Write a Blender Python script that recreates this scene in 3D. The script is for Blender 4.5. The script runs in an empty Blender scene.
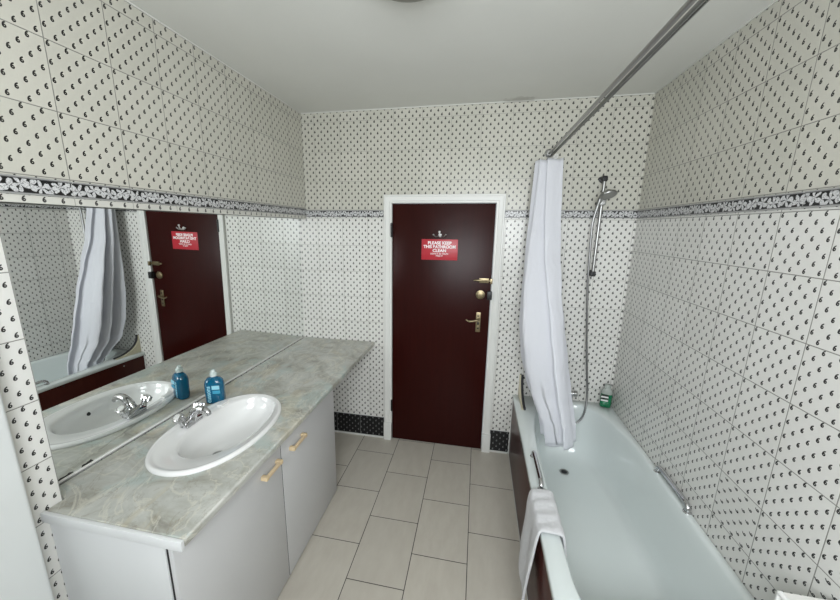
import bpy, bmesh, math, random
from mathutils import Vector, Matrix, geometry
random.seed(7)
PI = math.pi
scn = bpy.context.scene
COL = scn.collection

# ------------------------------------------------------------------ room size (metres)
W, H, YF = 2.4415, 2.689, -3.15
CZ = 0.8955            # worktop height
RZ = 0.538             # bath rim height

# ------------------------------------------------------------------ helpers
def tag(o, label=None, cat=None, group=None, kind=None):
    if label: o['label'] = label
    if cat: o['category'] = cat
    if group: o['group'] = group
    if kind: o['kind'] = kind
    return o

def obj(name, bm, mat, parent=None, smooth=True, angle=40):
    bmesh.ops.recalc_face_normals(bm, faces=bm.faces[:])
    me = bpy.data.meshes.new(name)
    bm.to_mesh(me); bm.free()
    mats = mat if isinstance(mat, (list, tuple)) else [mat]
    for m in mats: me.materials.append(m)
    if smooth:
        for p in me.polygons: p.use_smooth = True
        me.set_sharp_from_angle(angle=math.radians(angle))
    o = bpy.data.objects.new(name, me)
    COL.objects.link(o)
    if parent is not None:
        o.parent = parent
        off = world_off(parent)
        o.location = (-off[0], -off[1], -off[2])
    return o

def world_off(p):
    v = Vector((0, 0, 0))
    while p is not None:
        v = v + p.location; p = p.parent
    return v

def thing(name, label, cat, loc, group=None, kind=None):
    o = bpy.data.objects.new(name, None)
    COL.objects.link(o); o.location = loc
    o.empty_display_size = 0.1
    return tag(o, label, cat, group, kind)

def NB(): return bmesh.new()

def add_box(bm, x0, x1, y0, y1, z0, z1, bev=0, seg=2):
    t = bmesh.new()
    r = bmesh.ops.create_cube(t, size=1)
    for v in t.verts:
        v.co = Vector((x0 + (v.co.x + .5) * (x1 - x0), y0 + (v.co.y + .5) * (y1 - y0), z0 + (v.co.z + .5) * (z1 - z0)))
    if bev:
        bmesh.ops.bevel(t, geom=t.edges[:], offset=bev, segments=seg, profile=.6, affect='EDGES')
    join(bm, t)

def join(bm, t, M=None):
    if M is not None: t.transform(M)
    me = bpy.data.meshes.new('tmp'); t.to_mesh(me); t.free()
    bm.from_mesh(me); bpy.data.meshes.remove(me)

def add_tube(bm, pts, r, n=12, cap=True):
    """round sweep along points; r may be a list"""
    pts = [Vector(p) for p in pts]
    rs = r if isinstance(r, (list, tuple)) else [r] * len(pts)
    rings = []
    up = None
    for i, p in enumerate(pts):
        d = (pts[min(i + 1, len(pts) - 1)] - pts[max(i - 1, 0)]).normalized()
        if up is None:
            up = Vector((0, 0, 1)) if abs(d.z) < .9 else Vector((1, 0, 0))
        a = d.cross(up).normalized(); up = a.cross(d).normalized()
        rings.append([bm.verts.new(p + (a * math.cos(2 * PI * k / n) + up * math.sin(2 * PI * k / n)) * rs[i]) for k in range(n)])
    for i in range(len(rings) - 1):
        for k in range(n):
            bm.faces.new((rings[i][k], rings[i][(k + 1) % n], rings[i + 1][(k + 1) % n], rings[i + 1][k]))
    if cap:
        bm.faces.new(rings[0][::-1]); bm.faces.new(rings[-1])

def add_lathe(bm, prof, origin=(0, 0, 0), axis=(0, 0, 1), n=24, sx=1, sy=1):
    """prof: list of (radius, height) along axis"""
    t = bmesh.new()
    rings = []
    for (r, h) in prof:
        r = max(r, 1e-5)
        rings.append([t.verts.new((r * math.cos(2 * PI * k / n) * sx, r * math.sin(2 * PI * k / n) * sy, h)) for k in range(n)])
    for i in range(len(rings) - 1):
        for k in range(n):
            t.faces.new((rings[i][k], rings[i][(k + 1) % n], rings[i + 1][(k + 1) % n], rings[i + 1][k]))
    t.faces.new(rings[0][::-1]); t.faces.new(rings[-1])
    q = Vector((0, 0, 1)).rotation_difference(Vector(axis).normalized())
    join(bm, t, Matrix.Translation(origin) @ q.to_matrix().to_4x4())

def add_loft(bm, rings, cap0=False, cap1=False, closed=True):
    R = [[bm.verts.new(p) for p in ring] for ring in rings]
    n = len(R[0])
    for i in range(len(R) - 1):
        for k in range(n if closed else n - 1):
            bm.faces.new((R[i][k], R[i][(k + 1) % n], R[i + 1][(k + 1) % n], R[i + 1][k]))
    if cap0: bm.faces.new(R[0][::-1])
    if cap1: bm.faces.new(R[-1])
    return R

def smooth_path(ctrl, n=8):
    P = [Vector(p) for p in ctrl]; out = []
    for i in range(len(P) - 1):
        p0, p1, p2, p3 = P[max(i - 1, 0)], P[i], P[i + 1], P[min(i + 2, len(P) - 1)]
        for k in range(n):
            t = k / n
            out.append(0.5 * ((2 * p1) + (-p0 + p2) * t + (2 * p0 - 5 * p1 + 4 * p2 - p3) * t * t + (-p0 + 3 * p1 - 3 * p2 + p3) * t ** 3))
    out.append(P[-1]); return out

def modi(o, kind, **kw):
    m = o.modifiers.new(kind.title(), kind)
    for k, v in kw.items(): setattr(m, k, v)
    return m

# ------------------------------------------------------------------ node helper
class X:
    """a tiny expression wrapper over shader Math nodes"""
    nt = None
    def __init__(s, v): s.v = v
    @staticmethod
    def op(o, *a):
        n = X.nt.nodes.new('ShaderNodeMath'); n.operation = o
        for i, q in enumerate(a):
            q = q.v if isinstance(q, X) else q
            if isinstance(q, (int, float)): n.inputs[i].default_value = q
            else: X.nt.links.new(q, n.inputs[i])
        return X(n.outputs[0])
    def __add__(s, o): return X.op('ADD', s, o)
    __radd__ = __add__
    def __sub__(s, o): return X.op('SUBTRACT', s, o)
    def __rsub__(s, o): return X.op('SUBTRACT', o, s)
    def __mul__(s, o): return X.op('MULTIPLY', s, o)
    __rmul__ = __mul__
    def __truediv__(s, o): return X.op('DIVIDE', s, o)
    def lt(s, o): return X.op('LESS_THAN', s, o)
    def gt(s, o): return X.op('GREATER_THAN', s, o)
    def fr(s): return X.op('FRACT', s)
    def fl(s): return X.op('FLOOR', s)
    def ab(s): return X.op('ABSOLUTE', s)
    def mx(s, o): return X.op('MAXIMUM', s, o)
    def mn(s, o): return X.op('MINIMUM', s, o)
    def sq(s): return X.op('SQRT', s)
    def mod(s, o): return X.op('MODULO', s, o)

def new_mat(name):
    m = bpy.data.materials.new(name); m.use_nodes = True
    nt = m.node_tree; X.nt = nt
    b = nt.nodes['Principled BSDF']
    return m, nt, b

def coords(nt):
    tc = nt.nodes.new('ShaderNodeTexCoord'); sp = nt.nodes.new('ShaderNodeSeparateXYZ')
    nt.links.new(tc.outputs['Object'], sp.inputs[0])
    return X(sp.outputs[0]), X(sp.outputs[1]), X(sp.outputs[2]), tc.outputs['Object']

def noise(nt, vec, scale, detail=3, rough=.5, dist=0):
    n = nt.nodes.new('ShaderNodeTexNoise'); n.inputs['Scale'].default_value = scale
    n.inputs['Detail'].default_value = detail; n.inputs['Roughness'].default_value = rough
    n.inputs['Distortion'].default_value = dist
    if vec is not None: nt.links.new(vec, n.inputs['Vector'])
    return n

def mixc(nt, f, a, b):
    n = nt.nodes.new('ShaderNodeMix'); n.data_type = 'RGBA'
    f = f.v if isinstance(f, X) else f
    if isinstance(f, (int, float)): n.inputs['Factor'].default_value = f
    else: nt.links.new(f, n.inputs['Factor'])
    for q, i in ((a, 6), (b, 7)):
        if isinstance(q, tuple): n.inputs[i].default_value = (*q, 1)
        else: nt.links.new(q, n.inputs[i])
    return n.outputs[2]

def ramp(nt, fac, stops):
    n = nt.nodes.new('ShaderNodeValToRGB'); e = n.color_ramp.elements
    while len(e) < len(stops): e.new(.5)
    for k, (p, c) in enumerate(stops): e[k].position = p; e[k].color = (*c, 1)
    fac = fac.v if isinstance(fac, X) else fac
    nt.links.new(fac, n.inputs[0]); return n.outputs[0]

def bump(nt, b, h, strength=.3, dist=.002):
    n = nt.nodes.new('ShaderNodeBump'); n.inputs['Strength'].default_value = strength
    n.inputs['Distance'].default_value = dist
    h = h.v if isinstance(h, X) else h
    nt.links.new(h, n.inputs['Height']); nt.links.new(n.outputs[0], b.inputs['Normal'])

def simple(name, col, rough=.5, metal=0, spec=.5, coat=0, nscale=0, namt=.06, bstr=0, trans=0, alpha=1, ior=1.45, sheen=0):
    m, nt, b = new_mat(name)
    b.inputs['Roughness'].default_value = rough; b.inputs['Metallic'].default_value = metal
    b.inputs['Specular IOR Level'].default_value = spec; b.inputs['Coat Weight'].default_value = coat
    b.inputs['Transmission Weight'].default_value = trans; b.inputs['IOR'].default_value = ior
    b.inputs['Alpha'].default_value = alpha; b.inputs['Sheen Weight'].default_value = sheen
    x, y, z, oc = coords(nt)
    n = noise(nt, oc, nscale or 40, 3)
    c2 = tuple(c * (1 - namt) for c in col)
    nt.links.new(mixc(nt, n.outputs['Fac'], col, c2), b.inputs['Base Color'])
    if bstr: bump(nt, b, n.outputs['Fac'], bstr)
    return m

# ------------------------------------------------------------------ tile materials
def motif(a, b, k=1.0):
    """dark comma-shaped mark; a, b local metres"""
    ring = ((a * a + (b + .0018) * (b + .0018)).sq()).lt(.0056 * k)
    hole = (((a - .0009) * (a - .0009) + (b + .0016) * (b + .0016)).sq()).lt(.0012)
    t = (((a - .0068) * (a - .0068) + (b + .001) * (b + .001)).sq() - .0102).ab().lt(.0020)
    tail = t * a.lt(.0045) * b.gt(0)
    return ((ring * (1 - hole)).mx(tail)).mn(1.0)

def tile_mat(name, axis, sign, uo, up, rot_tiles=(), dark=False, dz=0):
    m, nt, b = new_mat(name)
    x, y, z, oc = coords(nt)
    u = (x if axis == 'x' else y) * sign
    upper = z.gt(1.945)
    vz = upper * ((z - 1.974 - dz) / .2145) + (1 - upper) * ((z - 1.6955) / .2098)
    if dark: vz = (z + .010) / .2098
    uu = (u - uo) / up
    iu, iv = uu.fl(), vz.fl()
    fu, fv = uu.fr(), vz.fr()
    gu = fu.mn(1 - fu) * up
    gv = fv.mn(1 - fv) * .21
    g = gu.mn(gv)
    grout = g.lt(.0017 if axis == 'y' else .0012)
    if rot_tiles:
        msk = None
        for (ti, tv) in rot_tiles:
            q = (iu - ti).ab().lt(.5) * (iv - tv).ab().lt(.5) * (1 - upper)
            msk = q if msk is None else msk.mx(q)
        f2 = msk * fv + (1 - msk) * fu
        v2 = msk * (1 - fu) + (1 - msk) * fv
        fu, fv = f2, v2
    c, r = fu * 4, fv * 4
    tot = None
    for o1, o2 in ((.17, .78), (.67, .28)):
        a = ((c - o1 + .5).fr() - .5) * (up / 4)
        bb = ((r - o2 + .5).fr() - .5) * (.21 / 4)
        s = motif(a, bb, 1.16 if axis == 'x' and not dark else 1.0)
        tot = s if tot is None else tot.mx(s)
    tot = tot * (1 - grout)
    n = noise(nt, oc, 3.0, 2)
    wn = nt.nodes.new('ShaderNodeTexWhiteNoise'); cb = nt.nodes.new('ShaderNodeCombineXYZ')
    nt.links.new(iu.v, cb.inputs[0]); nt.links.new(iv.v, cb.inputs[1]); nt.links.new(cb.outputs[0], wn.inputs['Vector'])
    var = X(wn.outputs['Value'])
    if dark:
        base = mixc(nt, var, (.006, .006, .007), (.010, .010, .011))
        ink = (.20, .20, .20); gc = (.33, .33, .32)
    else:
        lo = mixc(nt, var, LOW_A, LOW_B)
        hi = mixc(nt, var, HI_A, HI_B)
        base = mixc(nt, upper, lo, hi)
        ink = (.022, .021, .020); gc = (.27, .265, .24) if axis == 'y' else (.33, .32, .28)
    colr = mixc(nt, tot, base, ink)
    colr = mixc(nt, grout, colr, gc)
    nt.links.new(colr, b.inputs['Base Color'])
    b.inputs['Roughness'].default_value = .28
    b.inputs['Specular IOR Level'].default_value = .4
    hgt = (g / .004).mn(1.0) + X(n.outputs['Fac']) * .5
    bump(nt, b, hgt, .25, .0012)
    return m

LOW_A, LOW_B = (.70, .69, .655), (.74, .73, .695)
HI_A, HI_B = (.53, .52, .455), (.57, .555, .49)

M = {}
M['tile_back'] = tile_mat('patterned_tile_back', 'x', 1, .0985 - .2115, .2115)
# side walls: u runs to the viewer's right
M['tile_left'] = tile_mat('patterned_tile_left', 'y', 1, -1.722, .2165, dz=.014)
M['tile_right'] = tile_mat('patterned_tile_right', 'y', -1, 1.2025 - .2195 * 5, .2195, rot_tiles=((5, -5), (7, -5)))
M['tile_black'] = tile_mat('black_spotted_tile', 'x', 1, .211 - .22, .22, dark=True)

def strip_mat():
    m, nt, b = new_mat('narrow_motif_strip')
    x, y, z, oc = coords(nt)
    a = ((y / .0541).fr() - .5) * .0541
    s = motif(a, z - 1.9145)
    j = ((y + 1.722) / .2165).fr()
    g = (j.mn(1 - j) * .2165).lt(.0014)
    nt.links.new(mixc(nt, g, mixc(nt, s, (.60, .59, .54), (.035, .033, .032)), (.36, .35, .32)), b.inputs['Base Color'])
    b.inputs['Roughness'].default_value = .28
    return m
M['strip'] = strip_mat()

def border_mat(name, axis, zc):
    m, nt, b = new_mat(name)
    x, y, z, oc = coords(nt)
    u = x if axis == 'x' else y
    cb = nt.nodes.new('ShaderNodeCombineXYZ')
    nt.links.new((u * 1.0).v, cb.inputs[0]); nt.links.new((z * 1.0).v, cb.inputs[1])
    w = noise(nt, cb.outputs[0], 55, 2)
    wx = u + (X(w.outputs['Fac']) - .5) * .010
    wz = (z - zc) + (X(noise(nt, cb.outputs[0], 71, 2).outputs['Fac']) - .5) * .008
    leaf = None; rib = None
    for off, amp_, lob, rad_, per in ((0, .004, 5, .0175, .0541), (.0270, -.005, 3, .0150, .0541)):
        q = (wx + off) / per
        du = (q.fr() - .5) * per
        alt = (q.fl().mod(2)).ab() * 2 - 1
        dv = wz - alt * amp_
        rr_ = (du * du + dv * dv).sq()
        th = X.op('ARCTAN2', dv, du)
        lb = X.op('SINE', th * lob + q.fl() * 1.7)
        e = rr_.lt(rad_ + lb * rad_ * .55)
        rb = X.op('SINE', th * lob + q.fl() * 1.7).lt(-.55) * e
        leaf = e if leaf is None else leaf.mx(e)
        rib = rb if rib is None else rib.mx(rb)
    n2 = noise(nt, cb.outputs[0], 160, 1)
    vein = (X(n2.outputs['Fac']) - .5).ab().lt(.02).mx(rib)
    c = mixc(nt, vein, (.62, .62, .62), (.16, .16, .16))
    c = mixc(nt, leaf, (.010, .010, .010), c)
    band = (z - zc).ab()
    c = mixc(nt, band.gt(.0205), c, (.33, .33, .32))
    c = mixc(nt, (band - .0215).ab().lt(.0012), c, (.10, .10, .10))
    j = ((u + 1.722) / .2165).fr()
    c = mixc(nt, (j.mn(1 - j) * .2165).lt(.0013), c, (.45, .45, .43))
    nt.links.new(c, b.inputs['Base Color']); b.inputs['Roughness'].default_value = .3
    bump(nt, b, leaf, .3, .001)
    return m

def floor_mat():
    m, nt, b = new_mat('greige_floor_tile')
    x, y, z, oc = coords(nt)
    xx = (x - .787) / .3165 + 20
    ix, fx = xx.fl(), xx.fr()
    odd = ix.mod(2)
    yy = (y + .003 + odd * .2165) / .433 + 20
    iy, fy = yy.fl(), yy.fr()
    g = (fx.mn(1 - fx) * .3165).mn(fy.mn(1 - fy) * .433)
    grout = g.lt(.0021)
    wn = nt.nodes.new('ShaderNodeTexWhiteNoise'); cb = nt.nodes.new('ShaderNodeCombineXYZ')
    nt.links.new(ix.v, cb.inputs[0]); nt.links.new(iy.v, cb.inputs[1]); nt.links.new(cb.outputs[0], wn.inputs['Vector'])
    mp = nt.nodes.new('ShaderNodeMapping'); nt.links.new(oc, mp.inputs[0]); mp.inputs['Scale'].default_value = (9, 3, 1)
    n = noise(nt, mp.outputs[0], 2.2, 6, .6)
    base = ramp(nt, n.outputs['Fac'], [(.25, (.515, .475, .41)), (.75, (.585, .55, .48))])
    base = mixc(nt, X(wn.outputs['Value']) * .35, base, (.45, .42, .37))
    nt.links.new(mixc(nt, grout, base, (.035, .030, .026)), b.inputs['Base Color'])
    b.inputs['Roughness'].default_value = .38
    bump(nt, b, (g / .004).mn(1.0), .4, .0015)
    return m
M['floor'] = floor_mat()

def marble_mat():
    m, nt, b = new_mat('onyx_pattern_laminate')
    x, y, z, oc = coords(nt)
    n1 = noise(nt, oc, 5.0, 7, .62, 1.4)
    base = ramp(nt, n1.outputs['Fac'], [(.32, (.27, .26, .225)), (.43, (.40, .395, .35)), (.53, (.47, .475, .44)), (.66, (.56, .56, .52))])
    mp = nt.nodes.new('ShaderNodeMapping'); nt.links.new(oc, mp.inputs[0]); mp.inputs['Scale'].default_value = (1, .55, 1)
    mp.inputs['Rotation'].default_value = (0, 0, .6)
    n3 = noise(nt, oc, 4.2, 4, .5, .8)
    base = mixc(nt, ((X(n3.outputs['Fac']) - .55) * 7).mx(0.0).mn(.6), base, (.42, .50, .48))
    n5 = noise(nt, mp.outputs[0], 5.5, 5, .55, 1.2)
    base = mixc(nt, ((X(n5.outputs['Fac']) - .56) * 9).mx(0.0).mn(.38), base, (.52, .46, .32))
    n2 = noise(nt, mp.outputs[0], 3.4, 6, .58, 3.0)
    vein = (1 - ((X(n2.outputs['Fac']) - .5).ab() / .026)).mx(0.0)
    base = mixc(nt, vein * .60, base, (.66, .64, .55))
    n4 = noise(nt, mp.outputs[0], 8.5, 6, .65, 1.8)
    base = mixc(nt, (1 - ((X(n4.outputs['Fac']) - .45).ab() / .014)).mx(0.0) * .5, base, (.25, .21, .15))
    nt.links.new(base, b.inputs['Base Color'])
    b.inputs['Roughness'].default_value = .30
    return m
M['marble'] = marble_mat()

def ceiling_mat():
    m, nt, b = new_mat('ceiling_paint')
    x, y, z, oc = coords(nt)
    n = noise(nt, oc, 2.5, 3)
    base = mixc(nt, n.outputs['Fac'], (.66, .66, .62), (.72, .72, .68))
    ns = noise(nt, oc, 28, 4)
    dd = ((x - 1.615) * (x - 1.615) * .5 + (y + .02) * (y + .02)).sq()
    stain = ((.075 - dd + (X(ns.outputs['Fac']) - .5) * .10) * 18).mx(0.0).mn(.55)
    base = mixc(nt, stain, base, (.36, .35, .31))
    nt.links.new(base, b.inputs['Base Color']); b.inputs['Roughness'].default_value = .7
    n2 = noise(nt, oc, 18, 4); bump(nt, b, n2.outputs['Fac'], .15, .004)
    return m
M['ceiling'] = ceiling_mat()

def mahogany_mat(name, rough=.22, ca=(.020, .0022, .0016), cb_=(.032, .0038, .0026)):
    m, nt, b = new_mat(name)
    x, y, z, oc = coords(nt)
    mp = nt.nodes.new('ShaderNodeMapping'); nt.links.new(oc, mp.inputs[0]); mp.inputs['Scale'].default_value = (30, 30, 1.5)
    n = noise(nt, mp.outputs[0], 2, 4)
    nt.links.new(mixc(nt, n.outputs['Fac'], ca, cb_), b.inputs['Base Color'])
    b.inputs['Roughness'].default_value = rough; b.inputs['Specular IOR Level'].default_value = .14
    n3 = noise(nt, oc, 14, 2); bump(nt, b, n3.outputs['Fac'], .12, .003)
    return m
M['door'] = mahogany_mat('mahogany_gloss_paint', .30)
M['panel'] = mahogany_mat('mahogany_bath_panel', .30, (.050, .011, .008), (.070, .017, .012))

def mirror_mat():
    m, nt, b = new_mat('silvered_mirror')
    x, y, z, oc = coords(nt)
    n = noise(nt, oc, 12, 4, .55)
    lowz = ((.935 - z) / .03).mn(1.0).mx(0.0)
    near = ((-1.50 - y) / .30).mn(1.0).mx(0.0)
    spot = ((X(n.outputs['Fac']) + lowz * near * .34).gt(.78))
    nt.links.new(mixc(nt, spot, (.87, .89, .875), (.03, .03, .028)), b.inputs['Base Color'])
    nt.links.new((1 - spot).v, b.inputs['Metallic'])
    nt.links.new((spot * .5 + .004).v, b.inputs['Roughness'])
    return m
M['mirror'] = mirror_mat()

M['gloss_white'] = simple('white_gloss_paint', (.74, .74, .71), .35, nscale=8, bstr=.05)
M['chalk'] = simple('white_plaster_paint', (.72, .74, .73), .6, nscale=6, bstr=.1)
M['ceramic'] = simple('white_ceramic', (.80, .80, .79), .12, coat=.5, nscale=5, namt=.02)
M['acrylic'] = simple('white_bath_acrylic', (.72, .77, .76), .16, coat=.4, nscale=4, namt=.03)
M['laminate'] = simple('white_laminate', (.60, .60, .60), .38, nscale=5, namt=.04)
M['laminate_end'] = simple('white_end_panel', (.68, .69, .69), .45, nscale=5, namt=.04)
M['white_plastic'] = simple('white_plastic', (.80, .80, .78), .4)
M['sealant'] = simple('white_sealant', (.70, .70, .67), .5, nscale=30, namt=.15)
M['chrome'] = simple('chrome', (.62, .62, .63), .10, metal=1, namt=.02)
M['dull_chrome'] = simple('brushed_chrome', (.38, .38, .37), .36, metal=1, namt=.08)
M['brass'] = simple('aged_brass', (.31, .255, .155), .36, metal=1, nscale=60, namt=.2)
M['bright_brass'] = simple('gold_tinted_end', (.74, .58, .36), .25)
M['cream'] = simple('cream_plastic', (.72, .56, .36), .3)
M['cream_board'] = simple('yellowed_acrylic', (.62, .57, .42), .4)
M['black'] = simple('black_plastic', (.012, .012, .013), .4)
M['rubber'] = simple('mouldy_grey_seal', (.05, .05, .055), .6, nscale=60, namt=.5)
M['hose'] = simple('ribbed_steel_hose', (.36, .36, .36), .32, metal=1)
M['sign_red'] = simple('red_sign_plastic', (.48, .020, .035), .35, namt=.1)
M['sign_white'] = simple('white_lettering', (.92, .88, .88), .5, namt=.01)
M['blue_liquid'] = simple('blue_hand_wash', (.002, .125, .24), .12, trans=.25, coat=.6, ior=1.35, namt=.05)
M['clear'] = simple('clear_plastic_cap', (.75, .84, .82), .2, trans=.35)
M['label_blue'] = simple('pale_blue_label', (.30, .62, .75), .5)
M['label_mid'] = simple('mid_blue_label', (.05, .33, .50), .5)
M['green_liquid'] = simple('green_shampoo', (.003, .19, .075), .15, trans=.15, coat=.6, namt=.05)
M['grey_clear'] = simple('smoky_clear_plastic', (.50, .54, .50), .25, trans=.3)
M['lamp_glass'] = simple('opal_lamp_glass', (.22, .22, .19), .4)
M['lamp_base'] = simple('lamp_base_grey', (.28, .28, .26), .5)
M['painted_gap_shade'] = simple('painted_gap_shade', (.02, .02, .02), .9)  # near-black colour standing in for shade inside the cabinet gaps
M['knob_clear'] = simple('acrylic_knob_insert', (.72, .72, .70), .2)

def towel_mat():
    m, nt, b = new_mat('white_terry_cloth')
    x, y, z, oc = coords(nt)
    n = noise(nt, oc, 420, 2); n2 = noise(nt, oc, 30, 3)
    nt.links.new(mixc(nt, n2.outputs['Fac'], (.80, .80, .81), (.70, .70, .72)), b.inputs['Base Color'])
    b.inputs['Roughness'].default_value = .95; b.inputs['Sheen Weight'].default_value = .4
    bump(nt, b, X(n.outputs['Fac']) + X(n2.outputs['Fac']) * 2, .9, .006)
    return m
M['towel'] = towel_mat()

def curtain_mat():
    m, nt, b = new_mat('white_curtain_cloth')
    x, y, z, oc = coords(nt)
    n = noise(nt, oc, 9, 4)
    b.inputs['Base Color'].default_value = (.90, .905, .94, 1)
    b.inputs['Roughness'].default_value = .75
    mpc = nt.nodes.new('ShaderNodeMapping'); nt.links.new(oc, mpc.inputs[0]); mpc.inputs['Scale'].default_value = (22, 22, 3)
    nc = noise(nt, mpc.outputs[0], 1.6, 3)
    bump(nt, b, X(n.outputs['Fac']) * .5 + X(nc.outputs['Fac']), .55, .012)
    tr = nt.nodes.new('ShaderNodeBsdfTranslucent'); tr.inputs[0].default_value = (.90, .905, .94, 1)
    mx = nt.nodes.new('ShaderNodeMixShader'); mx.inputs[0].default_value = .40
    out = nt.nodes['Material Output']
    nt.links.new(b.outputs[0], mx.inputs[1]); nt.links.new(tr.outputs[0], mx.inputs[2]); nt.links.new(mx.outputs[0], out.inputs[0])
    return m
M['curtain'] = curtain_mat()

# ------------------------------------------------------------------ room shell
def boxes(name, lst, mat, kind='structure', **k):
    bm = NB()
    for b in lst: add_box(bm, *b)
    o = obj(name, bm, mat, smooth=False, **k)
    if kind: o['kind'] = kind
    return o
T = .14
boxes('floor', [(-.25, W + T, YF - T, .12, -.1, 0)], M['floor'])
boxes('ceiling', [(-.25, W + T, YF - T, .12, H, H + .1)], M['ceiling'])
DX0, DX1, DZ = .716, 1.509, 2.028
boxes('wall_back', [(-.25, DX0, 0, .12, 0, H), (DX1, W + T, 0, .12, 0, H), (DX0, DX1, 0, .12, DZ, H)], M['tile_back'])
boxes('wall_right', [(W, W + T, YF, 0, 0, H)], M['tile_right'])
boxes('wall_left', [(-.25, 0, YF, 0, 1.905, H), (-.25, 0, YF, -1.938, 0, 1.905), (-.25, -.105, -1.938, 0, 0, 1.905)], M['tile_left'])
WX0, WX1, WZ0, WZ1 = .78, 2.20, 1.40, 2.40
boxes('wall_front', [(-.25, WX0, YF - T, YF, 0, H), (WX1, W + T, YF - T, YF, 0, H), (WX0, WX1, YF - T, YF, 0, WZ0), (WX0, WX1, YF - T, YF, WZ1, H)], M['chalk'])
bm = NB()
for b in ((WX0, WX0 + .05, WZ0, WZ1), (WX1 - .05, WX1, WZ0, WZ1), (WX0, WX1, WZ0, WZ0 + .05), (WX0, WX1, WZ1 - .05, WZ1), (1.47, 1.51, WZ0, WZ1)):
    add_box(bm, b[0], b[1], YF - .09, YF - .04, b[2], b[3], .004)
obj('window_1', bm, M['gloss_white'])['kind'] = 'structure'

# patterned border band with raised rails
def border(name, axis, c0, c1, fixed, sgn, zc, mat):
    bm = NB()
    def bb(t, z0, z1, bev=0):
        a, b_ = sorted((fixed, fixed + sgn * t))
        if axis == 'x': add_box(bm, c0, c1, a, b_, z0, z1, bev)
        else: add_box(bm, a, b_, c0, c1, z0, z1, bev)
    bb(.004, zc - .0275, zc + .0275)
    bb(.009, zc + .0205, zc + .0275, .0015); bb(.009, zc - .0275, zc - .0205, .0015)
    o = obj(name, bm, mat, smooth=False); o['kind'] = 'structure'
    return o
mb_x, mb_y, mb_l = border_mat('leaf_border_back', 'x', 1.944), border_mat('leaf_border_side', 'y', 1.942), border_mat('leaf_border_left', 'y', 1.955)
border('trim_1', 'x', 0.005, .653, 0, -1, 1.944, mb_x)
border('trim_2', 'x', 1.567, W, 0, -1, 1.944, mb_x)
border('trim_3', 'y', YF, 0, W, -1, 1.942, mb_y)
border('trim_4', 'y', YF, 0, 0, 1, 1.955, mb_l)
boxes('trim_5', [(0, .005, YF, -.001, 1.903, 1.9265)], M['strip'])
# black spotted skirting tiles on the back wall
boxes('baseboard_back', [(-.02, .652, -.006, 0, .016, .200)], M['tile_black'])
boxes('baseboard_back_right', [(1.566, 1.718, -.006, 0, .016, .200)], M['tile_black'])
boxes('trim_6', [(-.02, .652, -.010, 0, 0, .016), (1.566, 1.715, -.010, 0, 0, .016)], M['sealant'])

# rounded coving line where the ceiling meets the walls
bm = NB()
add_box(bm, 0, W, -.012, 0, H - .006, H, .002); add_box(bm, W - .008, W, YF, 0, H - .006, H, .002); add_box(bm, 0, .008, YF, 0, H - .006, H, .002)
obj('trim_7', bm, M['ceiling'])['kind'] = 'structure'

# ------------------------------------------------------------------ door
door = thing('door_1', None, None, (1.11, 0, 0), kind='structure')
# moulded architrave
prof = [(.0, .0), (.0, .010), (.004, .013), (.016, .013), (.019, .017), (.030, .019), (.046, .022), (.050, .026), (.060, .026), (.063, .022), (.063, .0)]
bm = NB()
rings = []
for (cx, cz, sx, sz) in ((DX0 + .006, 0, -1, 0), (DX0 + .006, 2.022, -1, 1), (DX1 - .006, 2.022, 1, 1), (DX1 - .006, 0, 1, 0)):
    rings.append([(cx + sx * t, -d, cz + sz * t) for t, d in prof])
add_loft(bm, rings, True, True)
# lining inside the opening and stop bead
add_box(bm, DX0, DX0 + .006, -.001, .115, 0, DZ); add_box(bm, DX1 - .006, DX1, -.001, .115, 0, DZ); add_box(bm, DX0, DX1, -.001, .115, DZ - .006, DZ)
obj('door_frame', bm, M['gloss_white'], door, angle=30)
for s, xx in ((-1, DX0 + .006), (1, DX1 - .006)):
    bm = NB(); a, b_ = sorted((xx, xx + s * .068)); add_box(bm, a, b_, -.031, 0, 0, .165, .004)
    obj('plinth_block', bm, M['gloss_white'], door)
bm = NB(); add_box(bm, DX0 + .009, DX1 - .009, .004, .046, .006, 2.019, .002)
obj('leaf', bm, M['door'], door)
bm = NB(); add_box(bm, DX0 - .004, DX0 + .012, -.018, .004, 1.768, 1.873, .002); add_tube(bm, [(DX0 + .006, -.018, 1.766), (DX0 + .006, -.018, 1.876)], .005)
obj('hinge', bm, M['black'], door)
bm = NB(); add_box(bm, DX0 - .002, DX0 + .012, -.016, .004, .28, .38, .002); add_tube(bm, [(DX0 + .006, -.016, .278), (DX0 + .006, -.016, .382)], .005)
obj('hinge', bm, M['black'], door)
# sliding bolt with pointed thumb piece
bm = NB(); add_box(bm, 1.408, 1.482, -.014, .004, 1.434, 1.470, .003)
add_tube(bm, [(1.366, -.014, 1.452), (1.376, -.014, 1.452), (1.392, -.014, 1.452), (1.412, -.014, 1.452)], [.003, .007, .010, .008], 14)
add_tube(bm, [(1.40, -.016, 1.452), (1.489, -.016, 1.452)], .007, 12)
bolt = obj('bolt', bm, M['brass'], door); bolt['label'] = 'brass sliding bolt'
bm = NB(); add_box(bm, 1.490, 1.508, -.034, -.012, 1.430, 1.470, .003)
obj('bolt_keep', bm, M['brass'], door)
# round rim lock
bm = NB(); add_lathe(bm, [(.034, 0), (.036, .006), (.033, .012), (.024, .014), (.022, .020), (.010, .022)], (1.424, .004, 1.341), (0, -1, 0), 32)
add_box(bm, 1.420, 1.428, -.024, -.016, 1.327, 1.355, .002)
obj('round_lock', bm, M['brass'], door)['label'] = 'round brass lock'
bm = NB(); add_box(bm, 1.474, 1.510, -.042, .002, 1.310, 1.372, .003)
obj('lock_keep', bm, M['black'], door)['label'] = 'black lock keep'
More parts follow.
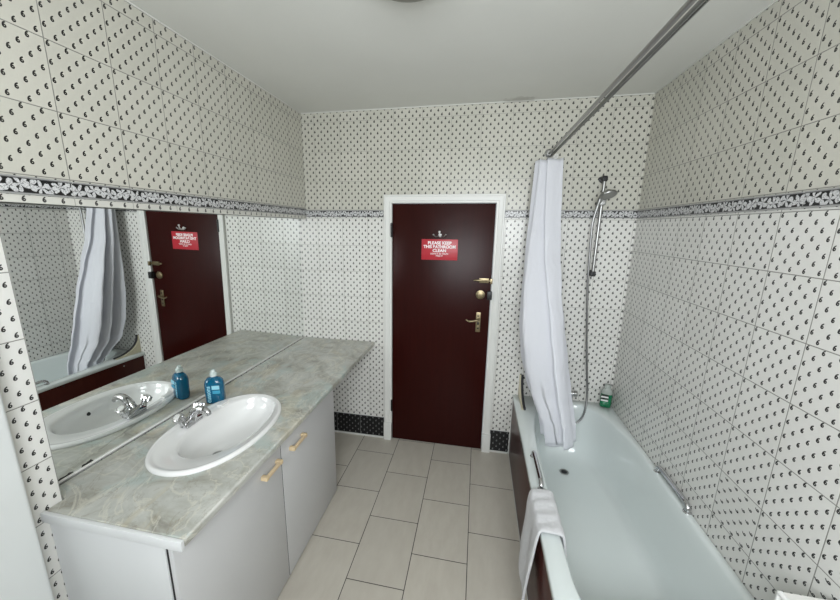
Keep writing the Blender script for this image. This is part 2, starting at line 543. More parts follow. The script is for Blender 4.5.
# lever handle
bm = NB(); add_box(bm, 1.400, 1.436, -.006, .004, 1.040, 1.200, .004)
add_lathe(bm, [(.004, 0), (.004, .002)], (1.418, -.006, 1.055), (0, -1, 0), 10); add_lathe(bm, [(.004, 0), (.004, .002)], (1.418, -.006, 1.187), (0, -1, 0), 10)
add_lathe(bm, [(.007, 0), (.007, .003), (.003, .004)], (1.418, -.006, 1.085), (0, -1, 0), 12)
hp = obj('handle_plate', bm, M['brass'], door); hp['label'] = 'brass lever handle and plate'
bm = NB(); add_lathe(bm, [(.012, 0), (.012, .010), (.008, .012), (.008, .036)], (1.418, -.006, 1.146), (0, -1, 0), 16)
add_tube(bm, smooth_path([(1.420, -.040, 1.146), (1.41, -.044, 1.144), (1.375, -.044, 1.136), (1.345, -.044, 1.134), (1.324, -.042, 1.147)], 5), [.0075] * 5 + [.0085] * 10 + [.006] * 5 + [.004], 12)
obj('lever', bm, M['brass'], hp)
for z0, z1 in ((1.066, 1.076), (1.100, 1.122), (1.166, 1.176)):
    bm = NB(); add_box(bm, 1.411, 1.425, -.0072, -.0055, z0, z1, .0006)
    obj('plate_slot', bm, M['black'], hp)
# robe hook
bm = NB(); add_lathe(bm, [(.014, 0), (.014, .003), (.006, .005)], (1.098, .004, 1.786), (0, -1, 0), 16)
add_tube(bm, smooth_path([(1.098, 0, 1.780), (1.098, -.025, 1.778), (1.098, -.040, 1.790), (1.098, -.045, 1.806)], 5), .0045, 10)
add_lathe(bm, [(.004, -.008), (.008, -.004), (.009, 0), (.008, .005), (.003, .008)], (1.098, -.045, 1.812), (0, 0, 1), 14)
obj('robe_hook', bm, M['white_plastic'], door)['label'] = 'small white robe hook'
for s in (-1, 1):
    bm = NB(); add_tube(bm, smooth_path([(1.098 + s * .008, 0, 1.783), (1.098 + s * .028, -.018, 1.776), (1.098 + s * .046, -.026, 1.788)], 5), .0035, 10)
    add_lathe(bm, [(.002, -.006), (.006, -.002), (.006, .003), (.002, .006)], (1.098 + s * .046, -.026, 1.790), (0, 0, 1), 12)
    obj('hook_prong', bm, M['dull_chrome'], door)

# ------------------------------------------------------------------ writing
def text_obj(name, body, size, cx, cz, y, mat, parent, bold=.0, rotm=None, align='CENTER', wscale=1.0, depth=.0004):
    cu = bpy.data.curves.new(name, 'FONT'); cu.body = body; cu.size = size; cu.align_x = align; cu.align_y = 'CENTER'
    cu.offset = bold; cu.extrude = depth
    t = bpy.data.objects.new(name + '_source', cu); COL.objects.link(t)
    bpy.context.view_layer.update()
    dg = bpy.context.evaluated_depsgraph_get()
    me = bpy.data.meshes.new_from_object(t.evaluated_get(dg))
    bpy.data.objects.remove(t); bpy.data.curves.remove(cu)
    me.transform(Matrix.Diagonal((wscale, 1, 1, 1)))
    if rotm is None: rotm = Matrix.Rotation(PI / 2, 4, 'X')
    me.transform(rotm); me.transform(Matrix.Translation((cx, y, cz)))
    me.materials.clear(); me.materials.append(mat)
    o = bpy.data.objects.new(name, me); COL.objects.link(o)
    if parent is not None:
        o.parent = parent; off = world_off(parent); o.location = (-off[0], -off[1], -off[2])
    return o

sign = thing('door_sign', 'red plastic notice asking to keep the bathroom clean, on the mahogany door', 'sign', (1.0965, .004, 1.60))
bm = NB(); add_box(bm, .957, 1.236, .0008, .004, 1.598, 1.756, .0012)
obj('sign_board', bm, M['sign_red'], sign)
text_obj('sign_text', 'PLEASE KEEP', .032, 1.0965, 1.727, .0005, M['sign_white'], sign, bold=.0011, wscale=1.02)['label'] = 'white lettering, first line'
text_obj('sign_text', 'THIS BATHROOM', .032, 1.0965, 1.698, .0005, M['sign_white'], sign, bold=.0011, wscale=.98)['label'] = 'white lettering, second line'
text_obj('sign_text', 'CLEAN', .032, 1.0965, 1.669, .0005, M['sign_white'], sign, bold=.0011, wscale=1.05)['label'] = 'white lettering, third line'
text_obj('sign_small_text', "LEAVE IT AS YOU'D", .016, 1.0965, 1.645, .0005, M['sign_white'], sign, bold=.0003)
text_obj('sign_small_text', 'FIND IT', .016, 1.0965, 1.629, .0005, M['sign_white'], sign, bold=.0003)

# ------------------------------------------------------------------ mirror in its recess
def mxp(y, z): return -.0789 + .0155 * (y + 1) + .01298 * (z - 1.4)
mirror = thing('wall_mirror', 'large frameless wall mirror set into the tiled wall above the washbasin', 'mirror', (-.08, -1.0, CZ))
def slab(bm, y0, y1, z0, z1, t, off=0):
    v = [[bm.verts.new((mxp(y, z) + off - d, y, z)) for (y, z) in ((y0, z0), (y1, z0), (y1, z1), (y0, z1))] for d in (0, t)]
    bm.faces.new(v[0]); bm.faces.new(v[1][::-1])
    for k in range(4): bm.faces.new((v[0][k], v[1][k], v[1][(k + 1) % 4], v[0][(k + 1) % 4]))
bm = NB(); slab(bm, -1.932, -.003, CZ + .002, 1.903, .004)
obj('glass', bm, M['mirror'], mirror, smooth=False)
bm = NB(); add_tube(bm, [(mxp(y, CZ) + .003, y, CZ + .004) for y in [-1.93 + .05 * k for k in range(39)]], .0055, 8)
obj('sealant', bm, M['sealant'], mirror)['label'] = 'white sealant bead along the mirror foot'
bm = NB(); slab(bm, -1.9375, -1.931, CZ + .002, 1.902, .012, .010)
obj('edge_strip', bm, M['white_plastic'], mirror, smooth=False)

# ------------------------------------------------------------------ worktop
BCX, BCY, BA, BB = .238, -1.43, .34, .226     # basin centre, half length (y), half width (x)
def ell(cx, cy, bx, ay, n=72, p=2.15):
    out = []
    for k in range(n):
        t = 2 * PI * k / n; c, s = math.cos(t), math.sin(t)
        out.append((cx + bx * math.copysign(abs(c) ** (2 / p), c), cy + ay * math.copysign(abs(s) ** (2 / p), s)))
    return out
outer = [(-.062, -.0015), (.574, -.0015), (.548, -1.992), (.003, -1.992), (.003, -1.932), (-.088, -1.932)]
hole = ell(BCX, BCY, BB - .022, BA - .022)
TH = .032
bm = NB()
allp = outer + hole
loops = ((0, len(outer)), (len(outer), len(hole)))
def plate(z):
    vs = [bm.verts.new((x, y, z)) for x, y in allp]
    es = [bm.edges.new((vs[base + k], vs[base + (k + 1) % n])) for base, n in loops for k in range(n)]
    bmesh.ops.triangle_fill(bm, use_beauty=True, use_dissolve=False, edges=es)
    return vs
top, bot = plate(CZ), plate(CZ - TH)
for base, n in loops:
    for k in range(n):
        a, b_ = base + k, base + (k + 1) % n
        bm.faces.new((top[a], top[b_], bot[b_], bot[a]))
wt = thing('worktop', 'grey onyx-patterned laminate worktop running under the mirror to the back wall', 'worktop', (.25, -1, CZ - TH))
o = obj('worktop_slab', bm, M['marble'], wt)
modi(o, 'BEVEL', width=.007, segments=3, limit_method='ANGLE', angle_limit=math.radians(50))
bm = NB(); add_box(bm, .001, .549, -2.006, -1.992, CZ - .034, CZ + .001, .003)
obj('end_edging', bm, M['laminate_end'], wt)['label'] = 'white edging strip on the near end'

# ------------------------------------------------------------------ vanity cabinet
cab = thing('vanity_cabinet', 'white two-door vanity cabinet standing under the worktop', 'cabinet', (.25, -1.35, 0))
ZT = CZ - TH - .001
bm = NB()
add_box(bm, .003, .464, -1.988, -1.972, .0, ZT - .002, .001)      # near end panel
add_box(bm, .003, .476, -.732, -.716, .0, ZT, .001)              # far end panel
add_box(bm, .003, .470, -1.972, -.732, .06, .076)
add_box(bm, .455, .470, -1.972, -.732, .0, .06)
add_box(bm, .455, .474, -1.972, -.732, ZT - .03, ZT)
obj('carcass', bm, M['laminate_end'], cab)
bm = NB(); add_box(bm, .4635, .4770, -1.983, -1.975, .01, ZT - .012)  # solid dark strip, painted shade between end panel and door
obj('gap_shade_strip', bm, M['painted_gap_shade'], cab)
bm = NB(); add_box(bm, .4745, .4925, -1.3650, -1.3605, .020, ZT - .006)  # solid dark strip, painted shade in the seam between the doors
obj('gap_shade_strip', bm, M['painted_gap_shade'], cab)
for (y0, y1, h0, h1, hz) in ((-1.988, -1.3665, -1.530, -1.402, .742), (-1.3600, -.7155, -1.288, -1.155, .730)):
    bm = NB(); add_box(bm, .4775, .4945, y0, y1, .018, ZT - .004, .0015)
    d = obj('door', bm, M['laminate'], cab)
    bm = NB()
    add_box(bm, .512, .526, h0 + .006, h1 - .006, hz - .008, hz + .008, .004)
    hd = obj('handle', bm, M['cream'], d); hd['label'] = 'cream bar handle with brass ends'
    for yy in (h0 + .006, h1 - .006):
        bm_ = NB(); add_box(bm_, .4945, .527, yy - .010, yy + .010, hz - .010, hz + .010, .004)
        e = obj('handle_end', bm_, M['bright_brass'], d)

# ------------------------------------------------------------------ washbasin
basin = thing('washbasin', 'oval white ceramic washbasin set into the worktop', 'washbasin', (BCX, BCY, CZ))
bm = NB()
ICX, ICY = .252, -1.388
PCX, PCY = .218, -1.452
spec = [(BCX, BCY, BB - .030, BA - .030, CZ - .03), (BCX, BCY, BB - .026, BA - .026, CZ + .0005), (BCX, BCY, BB, BA, CZ + .0012), (BCX, BCY, BB + .001, BA + .001, CZ + .008), (BCX, BCY, BB - .005, BA - .005, CZ + .0165),
        (BCX, BCY, BB - .014, BA - .014, CZ + .0175), (BCX, BCY, BB - .022, BA - .022, CZ + .013), (BCX + .002, BCY + .003, BB - .030, BA - .032, CZ + .0105),
        (ICX, ICY - .002, .162, .276, CZ + .0085), (ICX, ICY, .156, .268, CZ + .002), (ICX, ICY, .152, .263, CZ - .02), (ICX - .003, ICY - .006, .145, .251, CZ - .055),
        (ICX - .010, ICY - .018, .126, .218, CZ - .090), (ICX - .020, ICY - .040, .094, .160, CZ - .113), (PCX, PCY + .012, .055, .090, CZ - .122), (PCX, PCY, .022, .022, CZ - .126), (PCX, PCY, .0205, .0205, CZ - .138)]
add_loft(bm, [[(x, y, z) for x, y in ell(cx, cy, a, b_)] for cx, cy, a, b_, z in spec], False, True)
bo = obj('bowl', bm, M['ceramic'], basin, angle=80)
bm = NB(); add_lathe(bm, [(.0, 0), (.024, .0), (.026, .002), (.018, .004), (.017, .0015), (.0, .001)], (PCX, PCY, CZ - .126), (0, 0, 1), 28)
obj('plug_hole', bm, M['dull_chrome'], basin)['label'] = 'chrome plug hole'
bm = NB(); add_lathe(bm, [(.010, 0), (.010, .0015), (.006, .002)], (.3965, -1.43, CZ - .045), (-1, 0, .35), 18)
obj('overflow_hole', bm, M['black'], basin)
# raised white slab on the back ledge, right of the tap
bm = NB(); add_box(bm, .074, .104, -1.268, -1.200, CZ + .006, CZ + .0205, .005, 3)
obj('ledge_slab', bm, M['ceramic'], basin)['label'] = 'raised white slab on the ledge'

# mixer tap on the basin
TX, TY, TZ = .076, -1.435, CZ + .011
tap = thing('basin_mixer_tap', 'chrome mixer tap with two round handles on the washbasin', 'tap', (TX, TY, TZ))
bm = NB()
add_tube(bm, [(TX, TY - .050, TZ + .006), (TX, TY - .046, TZ + .014), (TX, TY, TZ + .020), (TX, TY + .046, TZ + .014), (TX, TY + .050, TZ + .006)], [.012, .020, .023, .020, .012], 18)
add_box(bm, TX - .022, TX + .022, TY - .05, TY + .05, TZ, TZ + .014, .006, 3)
for s in (-1, 1):
    add_tube(bm, [(TX, TY + s * .040, TZ + .012), (TX - .006, TY + s * .054, TZ + .046)], [.017, .014], 16)
obj('tap_body', bm, M['chrome'], tap)
bm = NB()
add_tube(bm, smooth_path([(TX + .002, TY, TZ + .016), (TX + .018, TY - .002, TZ + .056), (TX + .050, TY - .004, TZ + .082), (TX + .080, TY - .006, TZ + .086), (TX + .102, TY - .008, TZ + .076), (TX + .108, TY - .008, TZ + .062)], 6),
         [.021 - .00028 * k for k in range(31)], 16)
obj('spout', bm, M['chrome'], tap)
for s in (-1, 1):
    bm = NB(); ax = Vector((-.10, s * .45, .80)).normalized(); p0 = Vector((TX - .006, TY + s * .054, TZ + .044))
    prof_k = [(.014, 0), (.020, .004), (.023, .012), (.0235, .022), (.021, .028), (.015, .031)]
    add_lathe(bm, prof_k, p0, ax, 20)
    for k in range(8):
        a = 2 * PI * k / 8
        t = ax.cross(Vector((0, 0, 1))).normalized(); u_ = ax.cross(t)
        c = t * math.cos(a) * .0215 + u_ * math.sin(a) * .0215
        add_tube(bm, [p0 + c + ax * .005, p0 + c + ax * .027], .0042, 8)
    h = obj('tap_handle', bm, M['chrome'], tap)
    bm = NB(); add_lathe(bm, [(.014, 0), (.014, .002), (.005, .0035)], p0 + ax * .0305, ax, 20)
    obj('handle_cap', bm, M['knob_clear'], h)

# ------------------------------------------------------------------ blue hand wash bottle
hx, hy, hz = .022, -1.205, CZ
hw = thing('hand_wash_bottle', 'blue hand wash bottle with clear cap beside the basin tap', 'bottle', (hx, hy, hz + .0))
RB = Matrix.Translation((hx, hy, hz)) @ Matrix.Rotation(math.radians(22), 4, 'Z')
def bottle_mesh(specs, p=3.0, n=40, M_=RB):
    t = bmesh.new()
    add_loft(t, [[(x, y, z) for x, y in ell(0, 0, a, b_, n, pp)] for (a, b_, z, pp) in specs], True, True)
    b_m = NB(); join(b_m, t, M_); return b_m
bm = bottle_mesh([(.026, .026 * .8, .0005, 3), (.046, .029, .003, 3), (.048, .033, .012, 3), (.048, .033, .06, 3), (.048, .033, .112, 3), (.044, .030, .130, 2.6), (.034, .023, .143, 2.3), (.016, .015, .148, 2), (.014, .014, .152, 2)])
hb = obj('bottle_body', bm, M['blue_liquid'], hw, angle=60)
bm = bottle_mesh([(.018, .018, .1525, 2), (.0185, .0185, .156, 2), (.018, .018, .172, 2), (.012, .012, .176, 2), (.010, .010, .188, 2), (.006, .006, .190, 2)])
obj('cap', bm, M['clear'], hw, angle=50)['label'] = 'clear cap'
t = bmesh.new(); add_box(t, -.004, .034, -.0342, -.0328, .086, .108, .0004); bm = NB(); join(bm, t, RB)
obj('label_panel', bm, M['label_blue'], hw)
t = bmesh.new(); add_box(t, -.002, .036, -.0342, -.0328, .062, .080, .0004); bm = NB(); join(bm, t, RB)
obj('label_panel', bm, M['label_mid'], hw)
tx = text_obj('label_text', 'cussons', .030, 0, 0, 0, M['label_blue'], hw, bold=.0006,
              rotm=RB @ Matrix.Translation((-.022, -.0335, .060)) @ Matrix.Rotation(PI / 2, 4, 'X') @ Matrix.Rotation(PI / 2, 4, 'Z'))
tx['label'] = 'pale upright lettering'

# ------------------------------------------------------------------ bath
bath = thing('bathtub', 'white bathtub with dark mahogany side panel along the right wall', 'bathtub', (2.08, -.85, 0))
BX0, BX1, BY0, BY1 = 1.7225, W - .0015, -1.722, -.0015
def bring(a, yf, yn, z, xc=2.105, n=96, pf=2.7, pn=12.0):
    cy = (yf + yn) / 2; b_ = (yf - yn) / 2; out = []
    for k in range(n):
        t = 2 * PI * k / n; c, s = math.cos(t), math.sin(t); p = pf if s > 0 else pn
        out.append((xc + a * math.copysign(abs(c) ** (2 / p), c), cy + b_ * math.copysign(abs(s) ** (2 / p), s), z))
    return out
def rect_ring(ins, z, n=96):
    x0, x1, y0, y1 = BX0 + ins, BX1 - ins, BY0 + ins, BY1 - ins
    inner = bring(.305, -.055, -1.635, 0)
    cx, cy = (x0 + x1) / 2, (y0 + y1) / 2; out = []
    corners = [(x1, y1), (x0, y1), (x0, y0), (x1, y0)]
    for (px, py, _) in inner:
        dx, dy = px - cx, py - cy
        s = min(((x1 - x0) / 2) / max(abs(dx), 1e-6), ((y1 - y0) / 2) / max(abs(dy), 1e-6))
        out.append([cx + dx * s, cy + dy * s, z])
    for (qx, qy) in corners:                     # snap the nearest sample onto each corner
        k = min(range(n), key=lambda i: (out[i][0] - qx) ** 2 + (out[i][1] - qy) ** 2)
        out[k][0], out[k][1] = qx, qy
    return [tuple(p) for p in out]
bm = NB()
rr = [rect_ring(.004, RZ - .032), rect_ring(0, RZ - .030), rect_ring(0, RZ - .006), rect_ring(.004, RZ), 
      bring(.308, -.052, -1.675, RZ), bring(.302, -.058, -1.668, RZ - .004), bring(.297, -.064, -1.660, RZ - .014), bring(.288, -.078, -1.640, RZ - .07),
      bring(.275, -.100, -1.59, RZ - .16), bring(.262, -.125, -1.505, RZ - .27), bring(.246, -.150, -1.450, RZ - .345), bring(.222, -.185, -1.39, RZ - .383),
      bring(.180, -.240, -1.32, RZ - .398), bring(.10, -.34, -1.20, RZ - .402), bring(.02, -.6, -.9, RZ - .403)]
add_loft(bm, rr, False, True)
tub = obj('tub', bm, M['acrylic'], bath, angle=75)
bm = NB(); add_box(bm, BX0 + .006, BX0 + .020, BY0 + .005, -.006, .002, RZ - .028, .001)
sp_ = obj('side_panel', bm, M['panel'], bath); sp_['label'] = 'dark mahogany side panel'
bm = NB(); add_box(bm, BX0 + .020, BX1 - .01, BY0 + .005, BY0 + .018, .002, RZ - .030, .001)
obj('end_panel', bm, M['panel'], bath)
bm = NB(); add_box(bm, BX0 - .001, BX0 + .0055, -.012, -.0015, .0, RZ - .031, .001)
obj('edge_strip', bm, M['white_plastic'], bath)['label'] = 'white vertical sealing strip'
bm = NB(); add_box(bm, BX0 + .002, BX0 + .0055, BY0 + .005, -.013, .0, .012, .001)
obj('floor_seal', bm, M['sealant'], bath)
for yy in (-.218, -.717):
    bm = NB(); add_lathe(bm, [(.007, 0), (.007, .002), (.004, .004)], (BX0 + .006, yy, .470 if yy > -.5 else .490), (-1, 0, 0), 14)
    obj('screw_cap', bm, M['dull_chrome'] if yy > -.5 else M['black'], bath)
bm = NB(); add_lathe(bm, [(.0, 0), (.028, .0), (.032, .003), (.030, .005), (.022, .004), (.020, .002), (.0, .001)], (2.077, -.345, RZ - .400), (0, 0, 1), 30)
dr = obj('drain', bm, M['dull_chrome'], bath)
bm = NB(); add_lathe(bm, [(.019, 0), (.019, .002), (.004, .003)], (2.077, -.345, RZ - .3975), (0, 0, 1), 24)
obj('drain_strainer', bm, M['black'], dr)
def grip(x0, y0, x1, y1, z):
    bm = NB()
    a, b_ = Vector((x0, y0, z)), Vector((x1, y1, z)); d = (b_ - a).normalized()
    up = Vector((0, 0, .034))
    add_tube(bm, smooth_path([a, a + up * .6, a + up + d * .018, a + up * 1.1 + d * .06, b_ + up * 1.1 - d * .06, b_ + up - d * .018, b_ + up * .6, b_], 6), .0120, 14)
    for p in (a, b_): add_lathe(bm, [(.018, 0), (.018, .003), (.012, .006)], p, (0, 0, 1), 20)
    return obj('grip_handle', bm, M['chrome'], bath)
grip(1.768, -.800, 1.768, -1.075, RZ)
grip(2.4225, -.795, 2.4225, -1.085, RZ)
# cream corner splash guard with mouldy seal
gx = 1.766
arc = []
for k in range(13):
    t = k / 12 * PI / 2
    arc.append((-.250 + .245 * math.sin(t) ** 1.0, RZ + .175 - .165 * math.cos(t) ** .9 if k < 12 else RZ + .175))
bm = NB()
R1 = [bm.verts.new((gx - .003, y, z)) for y, z in arc] + [bm.verts.new((gx - .003, -.004, RZ + .001)), bm.verts.new((gx - .003, -.25, RZ + .001))]
R2 = [bm.verts.new((gx + .016, v.co.y, v.co.z)) for v in R1]
bm.faces.new(R1); bm.faces.new(R2[::-1])
for k in range(len(R1)): bm.faces.new((R1[k], R2[k], R2[(k + 1) % len(R1)], R1[(k + 1) % len(R1)]))
guard = thing('splash_guard', 'cream corner splash guard on the bath rim behind the shower curtain', 'splash guard', (gx, -.1, RZ))
obj('guard_panel', bm, M['cream_board'], guard)
bm = NB(); add_tube(bm, [(gx + .018, y - .008, z + .003) for y, z in arc], [.0095] * 13, 8)
obj('seal', bm, M['rubber'], guard)['label'] = 'dark mouldy curved seal'

# bath mixer tap
bt = thing('bath_mixer_tap', 'small chrome bath mixer tap on the far bath rim beside the shower hose', 'tap', (2.13, -.030, RZ))
bm = NB()
add_tube(bm, [(2.06, -.032, RZ + .070), (2.165, -.032, RZ + .070)], .019, 18)
for xx in (2.08, 2.150): add_lathe(bm, [(.020, 0), (.020, .004), (.013, .008), (.013, .065)], (xx, -.032, RZ), (0, 0, 1), 18)
add_tube(bm, smooth_path([(2.115, -.040, RZ + .070), (2.115, -.085, RZ + .076), (2.115, -.105, RZ + .060)], 6), .012, 14)
obj('tap_body', bm, M['chrome'], bt)
for xx, s in ((2.055, -1), (2.165, 1)):
    bm = NB(); add_lathe(bm, [(.013, 0), (.021, .004), (.023, .014), (.021, .026), (.012, .029)], (xx, -.032, RZ + .070), (s, 0, 0), 20)
    obj('tap_handle', bm, M['dull_chrome'], bt)

# ------------------------------------------------------------------ shower riser
sh = thing('shower_riser', 'chrome shower riser rail with hand shower and hose on the back wall', 'shower', (2.192, 0, 1.53))
bm = NB(); add_tube(bm, [(2.190, -.050, 1.520), (2.192, -.050, 2.180)], .0105, 16)
obj('riser_bar', bm, M['dull_chrome'], sh)
for zz in (1.535, 2.172):
    bm = NB(); add_tube(bm, [(2.191, -.001, zz), (2.191, -.035, zz)], .012, 16); add_box(bm, 2.176, 2.207, -.064, -.034, zz - .018, zz + .018, .006, 3)
    add_lathe(bm, [(.022, 0), (.022, .004), (.014, .008)], (2.191, -.001, zz), (0, -1, 0), 20)
    obj('bracket', bm, M['black'], sh)['label'] = 'black rail bracket'
bm = NB(); add_box(bm, 2.170, 2.212, -.076, -.036, 2.000, 2.040, .006, 3); add_tube(bm, [(2.175, -.060, 2.025), (2.168, -.095, 2.035)], [.014, .017], 14)
obj('slider', bm, M['dull_chrome'], sh)
bm = NB()
add_tube(bm, smooth_path([(2.152, -.088, 1.965), (2.160, -.095, 2.015), (2.170, -.105, 2.055), (2.185, -.118, 2.078)], 5), [.010] * 5 + [.012] * 5 + [.014] * 6, 14)
ax = Vector((.18, -.40, -.90)).normalized()
add_lathe(bm, [(.014, -.028), (.030, -.016), (.048, -.004), (.052, .006), (.050, .012), (.046, .013)], Vector((2.200, -.132, 2.066)), ax, 28)
hs = obj('hand_shower', bm, M['dull_chrome'], sh)
bm = NB(); add_lathe(bm, [(.043, 0), (.043, .002), (.02, .003)], Vector((2.200, -.132, 2.066)) + ax * .0125, ax, 28)
obj('spray_face', bm, M['lamp_base'], hs)
hose = smooth_path([(2.152, -.088, 1.965), (2.140, -.085, 1.88), (2.147, -.075, 1.70), (2.158, -.070, 1.50), (2.176, -.068, 1.30), (2.200, -.070, 1.05), (2.222, -.075, .85), (2.243, -.085, .66), (2.236, -.116, .53),
                    (2.212, -.120, .445), (2.160, -.130, .405), (2.110, -.125, .425), (2.100, -.110, .50), (2.108, -.062, .580)], 12)
rad = [.0072 + (.0012 if k % 2 else -.0008) for k in range(len(hose))]
bm = NB(); add_tube(bm, hose, rad, 10)
obj('hose', bm, M['hose'], sh, angle=60)

# ------------------------------------------------------------------ green shampoo bottle
gb = thing('shampoo_bottle', 'small green shampoo bottle on the bath corner by the right wall', 'bottle', (2.382, -.062, RZ))
GB = Matrix.Translation((2.385, -.060, RZ)) @ Matrix.Rotation(math.radians(-12), 4, 'Z') @ Matrix.Rotation(math.radians(1), 4, 'Y')
bm = bottle_mesh([(.030, .018, .0015, 3), (.038, .024, .006, 3), (.039, .025, .03, 3), (.039, .025, .100, 3), (.0385, .025, .108, 3)], M_=GB)
obj('bottle_body', bm, M['green_liquid'], gb, angle=60)
bm = bottle_mesh([(.0385, .025, .1085, 3), (.037, .024, .125, 3), (.032, .022, .142, 2.6), (.022, .018, .152, 2.2)], M_=GB)
obj('bottle_shoulder', bm, M['grey_clear'], gb, angle=60)['label'] = 'clear upper part'
bm = bottle_mesh([(.022, .019, .1525, 2.2), (.023, .020, .158, 2.2), (.022, .019, .178, 2.2), (.016, .014, .181, 2.2)], M_=GB)
obj('cap', bm, M['grey_clear'], gb, angle=60)
for k, (z0, z1, mm) in enumerate(((.094, .106, 'black'), (.068, .080, 'black'), (.081, .093, 'white_plastic'), (.054, .066, 'white_plastic'))):
    t = bmesh.new(); add_box(t, -.036, .012, -.0262, -.0248, z0, z1, .0004); bm = NB(); join(bm, t, GB)
    obj('label_band', bm, M[mm], gb)['label'] = ('black' if mm == 'black' else 'white') + ' label band'

# ------------------------------------------------------------------ curtain rail and curtain
rail = thing('curtain_rail', 'long double metal shower curtain rail above the bath', 'curtain rail', (1.84, 0, 2.34))
bm = NB(); add_tube(bm, [(1.831, -.002, 2.345), (1.831, YF + .002, 2.345)], .0078, 18)
obj('rail_tube', bm, M['dull_chrome'], rail)
bm = NB()
def chan(x0, x1, z0, z1): add_box(bm, x0, x1, YF + .002, -.002, z0, z1)
chan(1.8465, 1.8575, 2.344, 2.346); chan(1.8465, 1.8485, 2.332, 2.344); chan(1.8555, 1.8575, 2.332, 2.344); chan(1.8485, 1.8505, 2.332, 2.334); chan(1.8535, 1.8555, 2.332, 2.334)
obj('rail_track', bm, M['dull_chrome'], rail)
for yy, s in ((-.001, -1), (YF + .001, 1)):
    bm = NB(); add_lathe(bm, [(.028, 0), (.028, .004), (.018, .010), (.016, .016)], (1.832, yy, 2.350), (0, s, 0), 20)
    obj('wall_flange', bm, M['dull_chrome'], rail)

# plan outline of the gathered cloth at several heights: (z, x_left, x_right, y_far, y_near)
prof_c = [(2.292, 1.742, 1.905, -.030, -.175), (2.20, 1.738, 1.905, -.035, -.190), (1.95, 1.728, 1.915, -.040, -.215), (1.70, 1.712, 1.935, -.045, -.26), (1.45, 1.700, 1.965, -.050, -.33), (1.20, 1.705, 2.000, -.055, -.385),
          (.95, 1.735, 2.035, -.06, -.42), (.75, 1.785, 2.065, -.075, -.445), (.60, 1.842, 2.085, -.18, -.475), (.545, 1.868, 2.095, -.235, -.485), (.395, 1.892, 2.110, -.25, -.49)]
def interp(z):
    for a, b_ in zip(prof_c, prof_c[1:]):
        if a[0] >= z >= b_[0]:
            t = (a[0] - z) / (a[0] - b_[0]); t = t * t * (3 - 2 * t) * .5 + t * .5
            return [a[k] + (b_[k] - a[k]) * t for k in range(1, 5)]
    return prof_c[-1][1:] if z < prof_c[-1][0] else prof_c[0][1:]
NS, NZ = 190, 90
bm = NB(); grid = []
FN = 3.5
rnd = [random.uniform(-.5, .5) for _ in range(40)]
for j in range(NZ + 1):
    f = j / NZ
    row = []
    for i in range(NS + 1):
        s = i / NS
        zb = .445 + .045 * math.sin(s * 5.2 + .6) + .018 * math.sin(s * 23)
        zt = 2.292 - .010 * abs(math.sin(s * PI * 9))
        z = zt + (zb - zt) * f
        xl, xr, yf_, yn = interp(z)
        ph = s * FN * 2 * PI
        k = int(s * FN) % 40
        tri_ = math.sin(ph + .35 * math.sin(2.2 * z + k) + .25 * math.sin(ph))
        tri_ = math.copysign(abs(tri_) ** .8, tri_)
        amp = .5 * (1 - .16 * abs(rnd[k]) * min(1, f * 2))
        w = math.sin(PI * min(max(s, .0), 1)) ** .35 if 0 < s < 1 else 0
        x = (xl + xr) / 2 + (xr - xl) * amp * tri_ * (.62 + .38 * w) + .010 * math.sin(3.1 * z + s * 9)
        y = yf_ + (yn - yf_) * (s + .030 * math.sin(ph * 2 + 1.3)) + .010 * f * math.sin(4.3 * z + 14 * s)
        row.append(bm.verts.new((x, min(y, -.012), z)))
    grid.append(row)
for j in range(NZ):
    for i in range(NS):
        bm.faces.new((grid[j][i], grid[j][i + 1], grid[j + 1][i + 1], grid[j + 1][i]))
cur = thing('shower_curtain', 'white cloth shower curtain gathered at the far end of the rail', 'curtain', (1.83, -.12, 2.30))
c = obj('curtain_cloth', bm, M['curtain'], cur, angle=180)
modi(c, 'SOLIDIFY', thickness=.0012)
for k in range(6):
    yy = -.040 - k * .026
    bm = NB()
    pts = [(1.852 + .009 * math.cos(a), yy, 2.300 + .014 * math.sin(a)) for a in [2 * PI * q / 14 for q in range(15)]]
    add_tube(bm, pts, .0018, 8, cap=False)
    obj('curtain_ring', bm, M['white_plastic'], cur)

# ------------------------------------------------------------------ towel over the bath rim
tw = []
ZS = [(1.690, .185), (1.692, .26), (1.698, .34), (1.704, .42), (1.707, .49), (1.711, .530), (1.716, .551), (1.728, .5585), (1.765, .5592), (1.800, .557), (1.812, .548), (1.818, .53), (1.823, .50), (1.829, .462), (1.832, .445)]
fine = smooth_path([(x, 0, z) for x, z in ZS], 4)
bm = NB(); g = []
NYT = 26
for i, p in enumerate(fine):
    row = []
    for k in range(NYT + 1):
        s = k / NYT
        d = max(0, .55 - p.z)
        out = p.x < 1.76
        y0 = -1.105 + (.06 * d if out else -.02 * d)
        y1 = -1.372 - (.10 * d if out else -.03 * d)
        y = y0 + (y1 - y0) * s
        wob = .006 * math.sin(9 * s + 6 * p.z) * min(1, d * 6) - (.018 * min(1, d * 3) * s if out else 0)
        zz = p.z +   .003 * math.sin(22 * s + i * .2) - (.03 * s * (1 if out else 0) * min(1, d * 3))
        row.append(bm.verts.new((p.x + wob * (1 if out else .5), y, zz)))
    g.append(row)
for i in range(len(g) - 1):
    for k in range(NYT): bm.faces.new((g[i][k], g[i][k + 1], g[i + 1][k + 1], g[i + 1][k]))
t = obj('hand_towel', bm, M['towel'], angle=180)
modi(t, 'SOLIDIFY', thickness=.012, offset=0.2)
modi(t, 'SUBSURF', levels=1, render_levels=1)
tag(t, 'white terry hand towel draped over the left bath rim', 'towel')

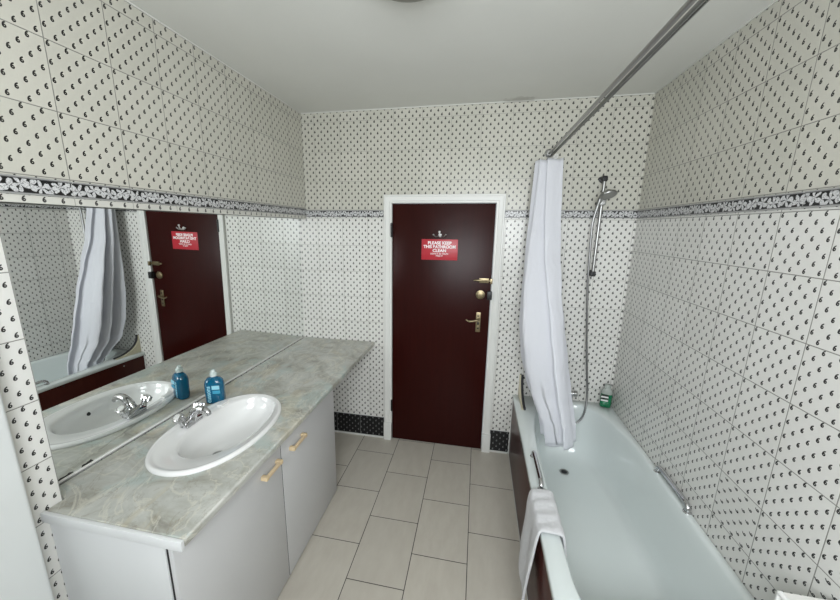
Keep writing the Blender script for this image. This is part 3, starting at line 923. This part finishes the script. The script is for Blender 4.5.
# ------------------------------------------------------------------ tiled ledge at the near end of the bath
lg = thing('tiled_ledge', 'tiled ledge block with white edge trim at the near end of the bath', 'ledge', (2.37, -2.1, 0))
bm = NB(); add_box(bm, 2.292, W - .0015, -2.6, -1.727, 0, .824)
obj('tiled_block', bm, M['tile_right'], lg, smooth=False)
bm = NB(); add_tube(bm, [(2.293, -2.6, .822), (2.293, -1.73, .822)], .008, 12); add_tube(bm, [(2.293, -1.729, .822), (2.293, -1.729, 0.01)], .007, 12)
obj('edge_trim', bm, M['white_plastic'], lg)

# ------------------------------------------------------------------ white boxed-in pipes by the left tiles
bm = NB(); add_box(bm, .0015, .052, -2.62, -2.045, .0, 1.89, .016, 4)
tag(obj('pipe_boxing', bm, M['chalk']), 'white painted boxing against the left wall at the photo edge', 'boxing')

# ------------------------------------------------------------------ ceiling lamp (off)
cl = thing('ceiling_light', 'round flush ceiling light, switched off', 'ceiling light', (1.12, -1.435, H))
bm = NB(); add_lathe(bm, [(.150, 0), (.152, .014), (.148, .022)], (1.12, -1.435, H - .001), (0, 0, -1), 40)
obj('lamp_base', bm, M['lamp_base'], cl)
bm = NB(); add_lathe(bm, [(.146, .0), (.145, .022), (.130, .044), (.095, .060), (.045, .069), (.0, .071)], (1.12, -1.435, H - .020), (0, 0, -1), 40)
obj('glass_dome', bm, M['lamp_glass'], cl, angle=60)

# ------------------------------------------------------------------ light: overcast daylight through the window
w = bpy.data.worlds.new('sky'); scn.world = w; w.use_nodes = True
bg = w.node_tree.nodes['Background']; bg.inputs[0].default_value = (.80, .90, 1.0, 1); bg.inputs[1].default_value = 1.0
def area(name, loc, rot, sx, sy, power, colr):
    l = bpy.data.lights.new(name, 'AREA'); l.shape = 'RECTANGLE'; l.size = sx; l.size_y = sy; l.energy = power; l.color = colr
    o = bpy.data.objects.new(name, l); COL.objects.link(o); o.location = loc; o.rotation_euler = rot
    return o
# light outside the window opening, from the sky: above and tilted down
area('window_daylight', ((WX0 + WX1) / 2, YF - .16, (WZ0 + WZ1) / 2), (math.radians(90 + 2), 0, 0), WX1 - WX0 - .02, WZ1 - WZ0 - .02, 70, (.93, .97, 1.0))

# ------------------------------------------------------------------ camera
cam = bpy.data.cameras.new('camera'); co = bpy.data.objects.new('camera', cam); COL.objects.link(co)
yaw, pitch, roll, f = .1981933, .2175436, .0099774, 352.54
cyw, syw, cp, sp = math.cos(yaw), math.sin(yaw), math.cos(pitch), math.sin(pitch)
fwd = Vector((-syw * cp, cyw * cp, -sp)); right = Vector((cyw, syw, 0)); up = right.cross(fwd)
r2 = right * math.cos(roll) + up * math.sin(roll); u2 = -right * math.sin(roll) + up * math.cos(roll)
R = Matrix((r2, u2, -fwd)).transposed().to_4x4()
co.matrix_world = Matrix.Translation((1.3878, -2.7432, 1.8380)) @ R
cam.sensor_width = 36; cam.lens = f / 840 * 36; cam.clip_start = .02
cam.shift_x = 14.2 / 840; cam.shift_y = 5.92 / 840
scn.camera = co

scn.view_settings.view_transform = 'Standard'; scn.view_settings.look = 'None'
scn.view_settings.gamma = 1; scn.view_settings.use_curve_mapping = False
scn.view_settings.exposure = 0.0
